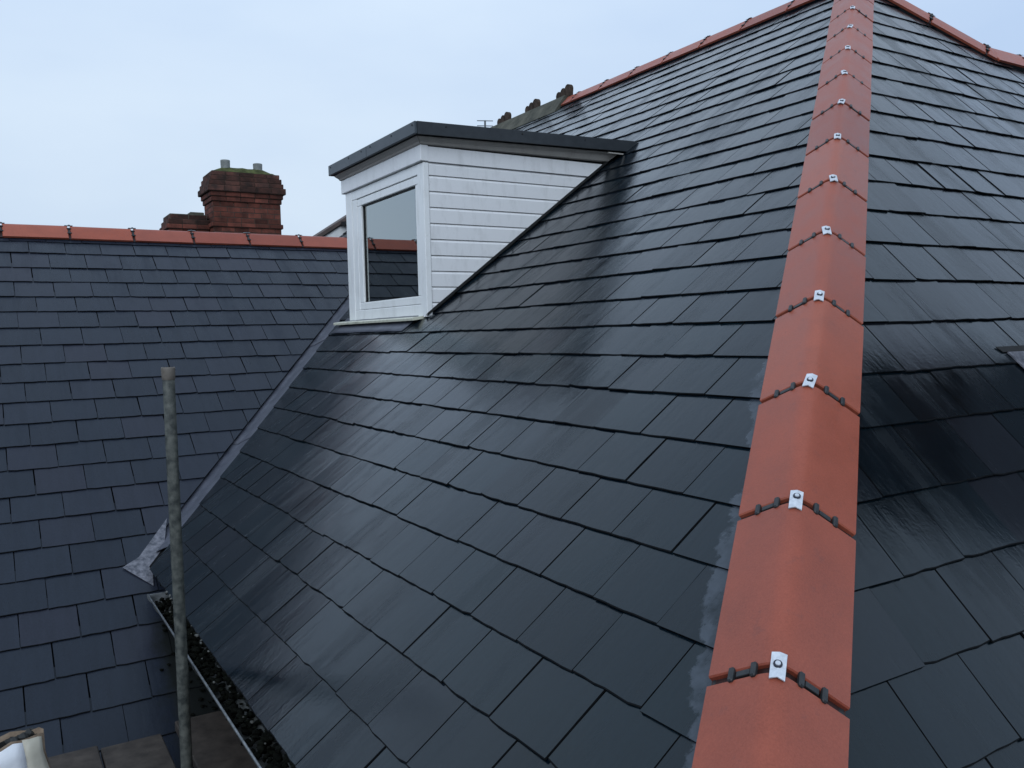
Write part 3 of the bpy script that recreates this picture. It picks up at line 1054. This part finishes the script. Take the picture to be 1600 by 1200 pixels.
# window: outer frame, sash, glass
wn_ = None
FYa, FYb = 4.8725, 5.9915
b = MB(); b.bx(DX - .001, DX + .06, FYa, FYb, 1.0, 1.064, .002)
wn_ = b.build('window', M['upvc'], dm)
b = MB(); b.bx(DX - .001, DX + .06, FYa, FYb, .122, .198, .004); b.build('bottom_frame', M['upvc'], wn_)
b = MB(); b.bx(DX + .001, DX + .06, 5.908, FYb - .001, .199, .999, .003); b.build('side_frame', M['upvc'], wn_)
# sash with stepped inner bead
SY0, SY1, SZ0, SZ1 = 4.874, 5.905, .201, .996
gy0, gy1, gz0, gz1 = 4.925, 5.832, .252, .944
for (a0, a1, c0, c1) in ((SY0, SY1, gz1, SZ1), (SY0, SY1, SZ0, gz0), (SY0, gy0 - .001, gz0 + .001, gz1 - .001), (gy1 + .001, SY1, gz0 + .001, gz1 - .001)):
    b = MB(); b.bx(DX + .004, DX + .05, a0, a1, c0, c1, .004); b.build('sash_rail', M['upvc'], wn_)
for (a0, a1, c0, c1) in ((gy0, gy1, gz1 - .010, gz1 - .0005), (gy0, gy1, gz0 + .0005, gz0 + .006), (gy0, gy0 + .006, gz0 + .007, gz1 - .011), (gy1 - .008, gy1, gz0 + .007, gz1 - .011)):
    b = MB(); b.bx(DX + .018, DX + .045, a0, a1, c0, c1); b.build('gasket', M['gasket'], wn_)
b = MB(); b.bx(DX + .026, DX + .030, gy0 + .001, gy1 - .001, gz0 + .001, gz1 - .001); b.build('pane', M['glass'], wn_)
# black gap round the sash
b = MB(); b.bx(DX + .03, DX + .055, SY0 - .001, SY1 + .0025, .1985, .9995)
# room behind the glass
b = MB()
RX0, RX1 = DX + .08, DX + 1.5
b.add([(RX1, DY0 + .08, .1), (RX1, DY1 - .05, .1), (RX1, DY1 - .05, 1.2), (RX1, DY0 + .08, 1.2), (RX0, DY1 - .05, .1), (RX0, DY1 - .05, 1.2), (RX0, DY0 + .08, .1), (RX0, DY0 + .08, 1.2)],
      [(0, 1, 2, 3), (1, 4, 5, 2), (0, 3, 7, 6), (3, 2, 5, 7), (0, 6, 4, 1)])
b.build('room_lining', M['interior'], dm)
# sill and lead apron
b = MB(); b.prism([(DX - .075, 4.85, .098), (DX + .03, 4.85, .112), (DX + .03, 4.85, .128), (DX - .07, 4.85, .117), (DX - .077, 4.85, .112)], (0, 1.42, 0))
b.build('sill', M['sill'], dm)
b = MB()
ns = 12
vs = []
for i in range(ns + 1):
    yy = 4.92 + (6.22 - 4.92) * i / ns
    for t_, h_ in ((2.752 + random.uniform(-.003, .003), .004), (2.80, .0025), (2.86, .003), (2.935, .010)):
        vs.append(RA.p(-yy, t_, h_ + random.uniform(-.001, .001)))
b.add(vs, [(r * 4 + c, r * 4 + c + 1, (r + 1) * 4 + c + 1, (r + 1) * 4 + c) for r in range(ns) for c in range(3)])
o = b.build('lead_apron', M['lead'], dm, smooth=True)
md = o.modifiers.new('thickness', 'SOLIDIFY'); md.thickness = .003; md.offset = -1

# ------------------------------------------------------------------ gutter along the foot of the main slope
gt = thing('gutter', 'mossy grey gutter at the foot of the slate slope beside the pole', 'gutter', (.65, 2.4, -1.26))
GX, GZ, GR = .650, -1.205, .053
GY0, GY1 = .45, 4.36
b = MB(); vs = []
for yy in (GY0, GY1):
    for rr in (GR, GR - .003):
        vs += [(GX + rr * math.cos(math.pi + math.pi * i / 10), yy, GZ + rr * math.sin(math.pi + math.pi * i / 10)) for i in range(11)]
fs = []
for o_ in (0, 11):
    fs += [(o_ + i, o_ + i + 1, o_ + 22 + i + 1, o_ + 22 + i) for i in range(10)]
fs += [(0, 22, 33, 11), (10, 21, 43, 32)]
b.add(vs, fs); b.build('channel', M['gutter'], gt, smooth=True)
b = MB(); b.tube((GX - GR, GY0, GZ + .001), (GX - GR, GY1, GZ + .001), .0038, 8); b.build('lip', M['gutter_lip'], gt, smooth=True)
b = MB(); b.prism([(GX + .058 * math.cos(math.pi + math.pi * i / 12), GY1, GZ + .058 * math.sin(math.pi + math.pi * i / 12)) for i in range(13)], (0, .006, 0)); b.build('stop_end', M['gutter_lip'], gt)
for yy in (4.18, 3.3, 2.4, 1.5):
    b = MB(); vs = []
    for y2 in (yy - .012, yy + .012):
        for rr in (GR + .004, GR + .0005):
            vs += [(GX + rr * math.cos(math.pi + math.pi * i / 10), y2, GZ + rr * math.sin(math.pi + math.pi * i / 10)) for i in range(11)]
    fs = []
    for o_ in (0, 11): fs += [(o_ + i, o_ + i + 1, o_ + 22 + i + 1, o_ + 22 + i) for i in range(10)]
    fs += [(i, i + 1, i + 12, i + 11) for i in range(10)] + [(22 + i, 22 + i + 1, 22 + i + 12, 22 + i + 11) for i in range(10)]
    b.add(vs, fs); b.build('bracket', M['gutter'], gt)


def clump(b, c, r, rng, flat=.7):
    bm = bmesh.new(); bmesh.ops.create_icosphere(bm, subdivisions=1, radius=r)
    o = V((rng.uniform(0, 99),) * 3)
    vs = []
    for q in bm.verts:
        k = 1 + .7 * mnoise.noise(q.co * (2.2 / r) * .4 + o)
        vs.append(V(c) + V((q.co.x * k, q.co.y * k * 1.2, q.co.z * k * flat)))
    b.add(vs, [[w.index for w in f.verts] for f in bm.faces]); bm.free()


rng = random.Random(3)
b = MB()
for i in range(900):
    yy = rng.uniform(.6, 4.33)
    clump(b, (GX + rng.uniform(-.034, .040), yy, GZ - .026 + rng.uniform(-.012, .012)), rng.uniform(.006, .017), rng)
for i in range(170):                               # moss along the slate tails
    yy = rng.uniform(.7, 4.3)
    clump(b, RA.p(-yy, .80 + rng.uniform(-.012, .008), -.012 + rng.uniform(-.008, .002)), rng.uniform(.006, .013), rng)
mo = b.build('moss', M['moss'], gt, smooth=False); mo['kind'] = 'stuff'
b = MB()
for i in range(16):
    yy = rng.uniform(1.5, 4.3)
    clump(b, (GX + rng.uniform(-.03, .04), yy, GZ - .010 + rng.uniform(0, .008)), rng.uniform(.002, .006), rng)
for i in range(14):
    yy = rng.uniform(3.2, 4.1)
    clump(b, RA.p(-yy, .795 + rng.uniform(-.012, .006), .001), rng.uniform(.003, .009), rng)
mo = b.build('grit', M['debris'], gt); mo['kind'] = 'stuff'
b = MB()
for i in range(110):                               # moss on the left slates beside the wall
    x = .86 - abs(rng.gauss(0, .10)); yy = rng.uniform(3.8, 4.45)
    clump(b, onC(x, yy, .002), rng.uniform(.006, .014), rng, .5)
mo = b.build('moss', M['moss'], roof_c); mo['kind'] = 'stuff'

# ------------------------------------------------------------------ scaffold
BZ = -1.58
pl = thing('scaffold_pole', 'weathered upright scaffold pole at the lower left', 'scaffold pole', (.548, 3.25, GROUND_Z))
PX, PY, PR = .548, 3.25, .0208
b = MB()
b.lathe((PX, PY, 0), (0, 0, 1), [(GROUND_Z, PR), (-3, PR), (-1.8, PR), (-1.0, PR), (-.5, PR), (-.093, PR), (-.090, PR - .001), (-.090, PR - .004), (-.25, PR - .004)], 24)
b.build('tube', M['pole'], pl, smooth=True)
b = MB(); b.lathe((PX, PY, 0), (0, 0, 1), [(-.135, PR + .0003), (-.130, PR + .0018), (-.094, PR + .0035), (-.089, PR + .002), (-.089, PR - .002)], 24)
b.build('socket_rim', M['rust'], pl, smooth=True)
b = MB(); b.bx(PX - .08, PX + .08, PY - .08, PY + .08, GROUND_Z, GROUND_Z + .008); b.build('base_plate', M['rust'], pl)
b = MB()
b.lathe((PX, PY, BZ - .16), (0, 0, 1), [(0, PR + .001), (0, PR + .009), (.055, PR + .009), (.055, PR + .001)], 16)
b.box((PX - .02, PY - .04, BZ - .13), ((1, 0, 0), (0, 1, 0), (0, 0, 1)), (.012, .02, .012), .003)
b.build('coupler', M['rust'], pl)
trn = thing('scaffold_tube', 'horizontal scaffold tube under the boards behind the pole', 'scaffold tube', (0, 3.31, BZ - .09))
b = MB(); b.tube((-1.6, 3.305, BZ - .064), (.845, 3.305, BZ - .064), .0242, 14); b.build('tube', M['pole'], trn, smooth=True)
b = MB(); b.tube((-1.6, .2, BZ - .064), (.845, .2, BZ - .064), .0242, 14); b.build('tube', M['pole'], trn, smooth=True)
bx_l = [(-.62, 'fifth scaffold board from the pole, towards the left'), (-.39, 'fourth scaffold board from the pole, under the torn sack'), (-.16, 'third scaffold board from the pole, left of the pair at the bottom edge'), (.07, 'brown scaffold board second from the pole at the bottom edge'), (.30, 'brown scaffold board directly left of the pole foot'), (.588, 'brown scaffold board below the gutter, right of the pole')]
for i, (x0, lab) in enumerate(bx_l):
    yend = 3.66 + (rng.uniform(-.02, .02) if i < 5 else .06)
    b = MB(); b.bx(x0, x0 + .222, -1.2, yend, BZ - .038, BZ + rng.uniform(-.001, .003), .004)
    o = thing('scaffold_board', lab, 'scaffold board', (x0 + .11, 1.2, BZ - .038), 'scaffold boards')
    b.build('plank', M['board'], o)

# torn sack standing on the boards
sk = thing('rubble_sack', 'torn brown sack with a white side at the bottom left corner', 'sack', (-.10, 2.84, BZ + .002))
rng = random.Random(11)
b = MB(); vs = []; NS, NR = 32, 9
def sack_r(a): return (.185 * (1 + .04 * math.sin(3 * a + .6)), .052 * (1 + .05 * math.cos(2 * a)))
SC = V((-.095, 2.84, BZ + .004))
top = [.438 + .022 * mnoise.noise(V((math.cos(2 * math.pi * i / NS) * 2.2, math.sin(2 * math.pi * i / NS) * 2.2, 4))) + rng.uniform(-.007, .007) for i in range(NS)]
for r_ in range(NR):
    for i in range(NS):
        a = 2 * math.pi * i / NS; rx_, ry_ = sack_r(a); k = r_ / (NR - 1)
        bul = 1 + .08 * math.sin(math.pi * k) - .05 * k + .05 * mnoise.noise(V((math.cos(a) * 3, math.sin(a) * 3, k * 4)))
        vs.append(SC + V((rx_ * bul * math.cos(a), ry_ * bul * math.sin(a), top[i] * k)))
fs = [(r_ * NS + i, r_ * NS + (i + 1) % NS, (r_ + 1) * NS + (i + 1) % NS, (r_ + 1) * NS + i) for r_ in range(NR - 1) for i in range(NS)]
b.add(vs, fs); sv = list(vs)
o = b.build('paper_body', M['sack'], sk, smooth=True)
md = o.modifiers.new('thickness', 'SOLIDIFY'); md.thickness = .002
b = MB(); b.add([SC + (q - SC) * .96 for q in sv], fs); b.build('lining', M['sack_dark'], sk, smooth=True)
b = MB(); b.lathe(SC + V((0, 0, .30)), (0, 0, 1), [(0, .06), (.01, .03), (.014, 0)], 20); b.build('contents', M['sack_dark'], sk)
def sack_panel(i0, i1, r0, r1, off, name, mat, slant=0.0):
    b = MB(); pts = []
    for r_ in range(r0, r1 + 1):
        for i in range(i0, i1 + 1):
            q = sv[r_ * NS + i % NS]; c = V((SC.x, SC.y, q.z))
            pts.append(q + (q - c).normalized() * off + V((0, 0, slant * (i - i0) if r_ == r1 else 0)))
    w = i1 - i0 + 1
    b.add(pts, [(r * w + i, r * w + i + 1, (r + 1) * w + i + 1, (r + 1) * w + i) for r in range(r1 - r0) for i in range(w - 1)])
    o = b.build(name, mat, sk, smooth=True)
    md = o.modifiers.new('thickness', 'SOLIDIFY'); md.thickness = .0015; md.offset = 1
sack_panel(17, 28, 1, 8, .005, 'white_panel', M['sack_white'], -.0006)
sack_panel(28, 31, 1, 8, .004, 'beige_strip', M['sack_beige'], -.003)
b = MB()
for i in range(12):
    clump(b, SC + V((.12 + rng.uniform(-.03, .03), .03 + rng.uniform(-.03, .03), .42 + rng.uniform(-.01, .010))), rng.uniform(.014, .024), rng)
b.build('torn_flap', M['sack_dark'], sk)

# ------------------------------------------------------------------ chimney standing on the hip slope, its lead just in view
ch = thing('chimney_stack', 'dark chimney stack with lead flashing at the right edge of the picture', 'chimney', (3.6, 1.3, -.6))
b = MB(); b.bx(CHX0, CHX1, CHY0, CHY1, -1.1, 1.75); b.build('core', M['brick_mortar'], ch)
bmx = {}
def brick_wall(root, mat_of, x0, x1, y0, y1, z0, z1, faces, hgt=.075, ln=.225, out=.004):
    """individual bricks on the chosen faces of a shaft"""
    nrow = int(round((z1 - z0) / hgt)); hh = (z1 - z0) / nrow
    for r_ in range(nrow):
        zc = z0 + (r_ + .5) * hh
        for fc in faces:
            a0, a1 = (x0, x1) if fc in ('-y', '+y') else (y0, y1)
            n = max(2, int(round((a1 - a0) / ln))); w = (a1 - a0) / n
            cuts = [a0 + w * k for k in range(n + 1)] if r_ % 2 == 0 else [a0] + [a0 + w * (k + .5) for k in range(n)] + [a1]
            for k in range(len(cuts) - 1):
                c, w_ = (cuts[k] + cuts[k + 1]) / 2, cuts[k + 1] - cuts[k]
                key = (fc[1], round(w_, 3), round(hh, 3), mat_of(zc).name)
                if key not in bmx:
                    b = MB()
                    if fc[1] == 'y': b.box((0, 0, 0), ((1, 0, 0), (0, 1, 0), (0, 0, 1)), (w_ / 2 - .005, .05, hh / 2 - .005), .004)
                    else: b.box((0, 0, 0), ((1, 0, 0), (0, 1, 0), (0, 0, 1)), (.05, w_ / 2 - .005, hh / 2 - .005), .004)
                    bmx[key] = b.mesh('brick', mat_of(zc))
                o_ = .05 - out + random.uniform(-.001, .002)
                p = {'-y': (c, y0 + o_, zc), '+y': (c, y1 - o_, zc), '-x': (x0 + o_, c, zc), '+x': (x1 - o_, c, zc)}[fc]
                place('brick', bmx[key], Matrix.Translation(V(p)), root)
brick_wall(ch, lambda z: M['brick_top'], CHX0, CHX1, CHY0, CHY1, -.45, 1.72, ('-x',))
b = MB()
lf = [(3.03, 1.644), (CHX1 + .2, 1.644), (CHX1 + .2, 1.52), (3.19, 1.52), (3.19, .9), (3.06, .9), (3.06, 1.50)]
pts = [RB.p(x, y / cB, .006) for x, y in lf]
b.prism(pts, RB.n * -.005); b.build('lead_flashing', M['lead_new'], ch)
b = MB(); b.prism([RB.p(x, y / cB, .003) for x, y in [(2.995, 1.664), (CHX1 + .2, 1.664), (CHX1 + .2, 1.646), (3.01, 1.646)]], RB.n * -.003); b.build('back_gutter_shade', M['gasket'], ch)  # black strip standing in for the shadowed gap above the lead
b = MB(); b.bx(CHX0 - .012, CHX0 - .004, CHY0 - .01, CHY1 + .01, -.7, .12); b.build('step_flashing', M['lead'], ch)

# ------------------------------------------------------------------ houses beyond the left roof
hs = thing('terraced_house', 'house with two sooty brick chimney stacks behind the left roof ridge', 'house', (3.2, 15, GROUND_Z))
b = MB(); b.bx(-2, 6.0, 12.6, 17.5, GROUND_Z, -.6); b.build('wall', M['wall'], hs)
b = MB(); b.prism([(-2.2, 12.3, -.7), (-2.2, 17.8, -.7), (-2.2, 14.9, 1.1)], (8.4, 0, 0)); b.build('roof', M['slate_c'], hs)
def stack(x0, x1, y0, y1, z0, z1, bands, zstr=None):
    b = MB(); b.bx(x0, x1, y0, y1, z0, z1)
    st = b.build('chimney_stack', M['brick_mortar'], hs)
    mt = lambda z: M['brick_top'] if z > bands[0][0] + .16 else M['brick']
    zz = bands[0][0]
    segs = [(1.05, zstr, 0), (zstr, zstr + .07, .03), (zstr + .07, zz, 0)] if zstr else [(1.05, zz, 0)]
    segs += [(a, c, o_) for a, c, o_ in bands]
    for a, c, o_ in segs:
        if o_ != 0:
            b = MB(); b.bx(x0 - o_ + .006, x1 + o_ - .006, y0 - o_ + .006, y1 + o_ - .006, a, c); b.build('corbel', M['brick_mortar'], st)
        brick_wall(st, mt, x0 - o_, x1 + o_, y0 - o_, y1 + o_, a, c, ('-y', '-x'))
    return st
X0, X1, Y0_, Y1_ = 3.14, 4.205, 14.0, 14.62
s1 = stack(X0, X1, Y0_, Y1_, .2, 2.18, [(2.20, 2.275, .022), (2.275, 2.35, .042), (2.35, 2.445, .080), (2.445, 2.52, .052), (2.52, 2.60, .030), (2.60, 2.67, .004)], 1.80)
b = MB(); vs = []; nu, nv = 15, 7
rng = random.Random(5)
for i in range(nu):
    for j in range(nv):
        u_, v_ = i / (nu - 1), j / (nv - 1)
        e = min(1, 4.2 * min(u_, 1 - u_)) * min(1, 3 * min(v_, 1 - v_)) 
        hgt = .112 * e ** .7 + .022 * mnoise.noise(V((u_ * 9, v_ * 5, 2))) * (1 if e > 0 else 0)
        vs.append((X0 + (X1 - X0) * u_, Y0_ + (Y1_ - Y0_) * v_, 2.672 + max(0, hgt)))
b.add(vs, [(i * nv + j, (i + 1) * nv + j, (i + 1) * nv + j + 1, i * nv + j + 1) for i in range(nu - 1) for j in range(nv - 1)])
b.build('flaunching', M['flaunching'], s1, smooth=True)
for px, pz in ((3.40, 2.885), (3.915, 2.868)):
    b = MB(); b.lathe((px, 14.2, 0), (0, 0, 1), [(2.68, .068), (pz - .02, .074), (pz - .005, .074), (pz, .068), (pz, .05), (pz - .1, .05)], 18); b.build('chimney_pot', M['pot'], s1, smooth=True)
s2 = stack(2.545, 3.10, 14.3, 14.9, .2, 1.90, [(1.70, 1.775, .025), (1.775, 1.85, .055), (1.85, 1.93, .030), (1.93, 2.005, .0)])
b = MB(); b.bx(2.545, 3.10, 14.3, 14.9, 1.90, 2.012); b.bx(2.86, 3.08, 14.38, 14.7, 2.012, 2.062, .01); b.build('coping', M['old_ridge'], s2)

# a gable with a white bargeboard, just left of the dormer window
gh = thing('gabled_house', 'small gable with a white bargeboard peeping out left of the dormer', 'house', (4.6, 11.4, GROUND_Z))
ang = math.atan2(1.644 - 1.317, 4.22 - 3.71)
gd, gn = V((math.cos(ang), 0, math.sin(ang))), V((-math.sin(ang), 0, math.cos(ang)))
g0 = V((3.71, 11.0, 1.317))
def rake(a0, a1, n0, n1, y0, y1, name, mat):
    b = MB(); b.prism([g0 + gd * a0 + gn * n0 + V((0, y0, 0)), g0 + gd * a1 + gn * n0 + V((0, y0, 0)), g0 + gd * a1 + gn * n1 + V((0, y0, 0)), g0 + gd * a0 + gn * n1 + V((0, y0, 0))], (0, y1 - y0, 0))
    return b.build(name, mat, gh)
rake(-1.2, 1.6, -.045, 0, -.03, .26, 'roof', M['verge'])
rake(-1.2, 1.6, -.062, -.046, -.02, .18, 'verge', M['gasket'])
rake(-1.2, 1.6, -.285, -.063, 0, .03, 'bargeboard', M['upvc'])
rake(-1.2, 1.6, -.40, -.286, .02, .18, 'soffit', M['gasket'])  # black band: the shadow under the soffit, put in as colour
b = MB(); b.bx(4.10, 4.35, 10.93, 10.99, 1.49, 1.545); b.build('gutter_end', M['gasket'], gh)
b = MB(); b.prism([(3.2, 11.06, GROUND_Z), (5.6, 11.06, GROUND_Z), (5.6, 11.06, 2.1), (3.2, 11.06, .55)], (0, 1.9, 0)); b.build('wall', M['white'], gh)

# ------------------------------------------------------------------ television aerial behind the ridge
ae = thing('tv_aerial', 'thin television aerial above the dormer roof', 'aerial', (6.13, 10.5, 2.0))
b = MB(); b.tube((6.115, 10.56, 2.0), (6.115, 10.56, 3.0), .011, 8); b.build('mast', M['aerial'], ae)
b = MB(); b.tube((6.115, 10.56, 2.99), (6.115, 10.56, 2.86), .014, 8); b.build('boom', M['aerial'], ae)
for zz in (2.995, 2.925):
    b = MB(); b.tube((6.02, 10.62, zz + .004), (6.21, 10.50, zz - .006), .006, 6); b.build('element', M['aerial'], ae)
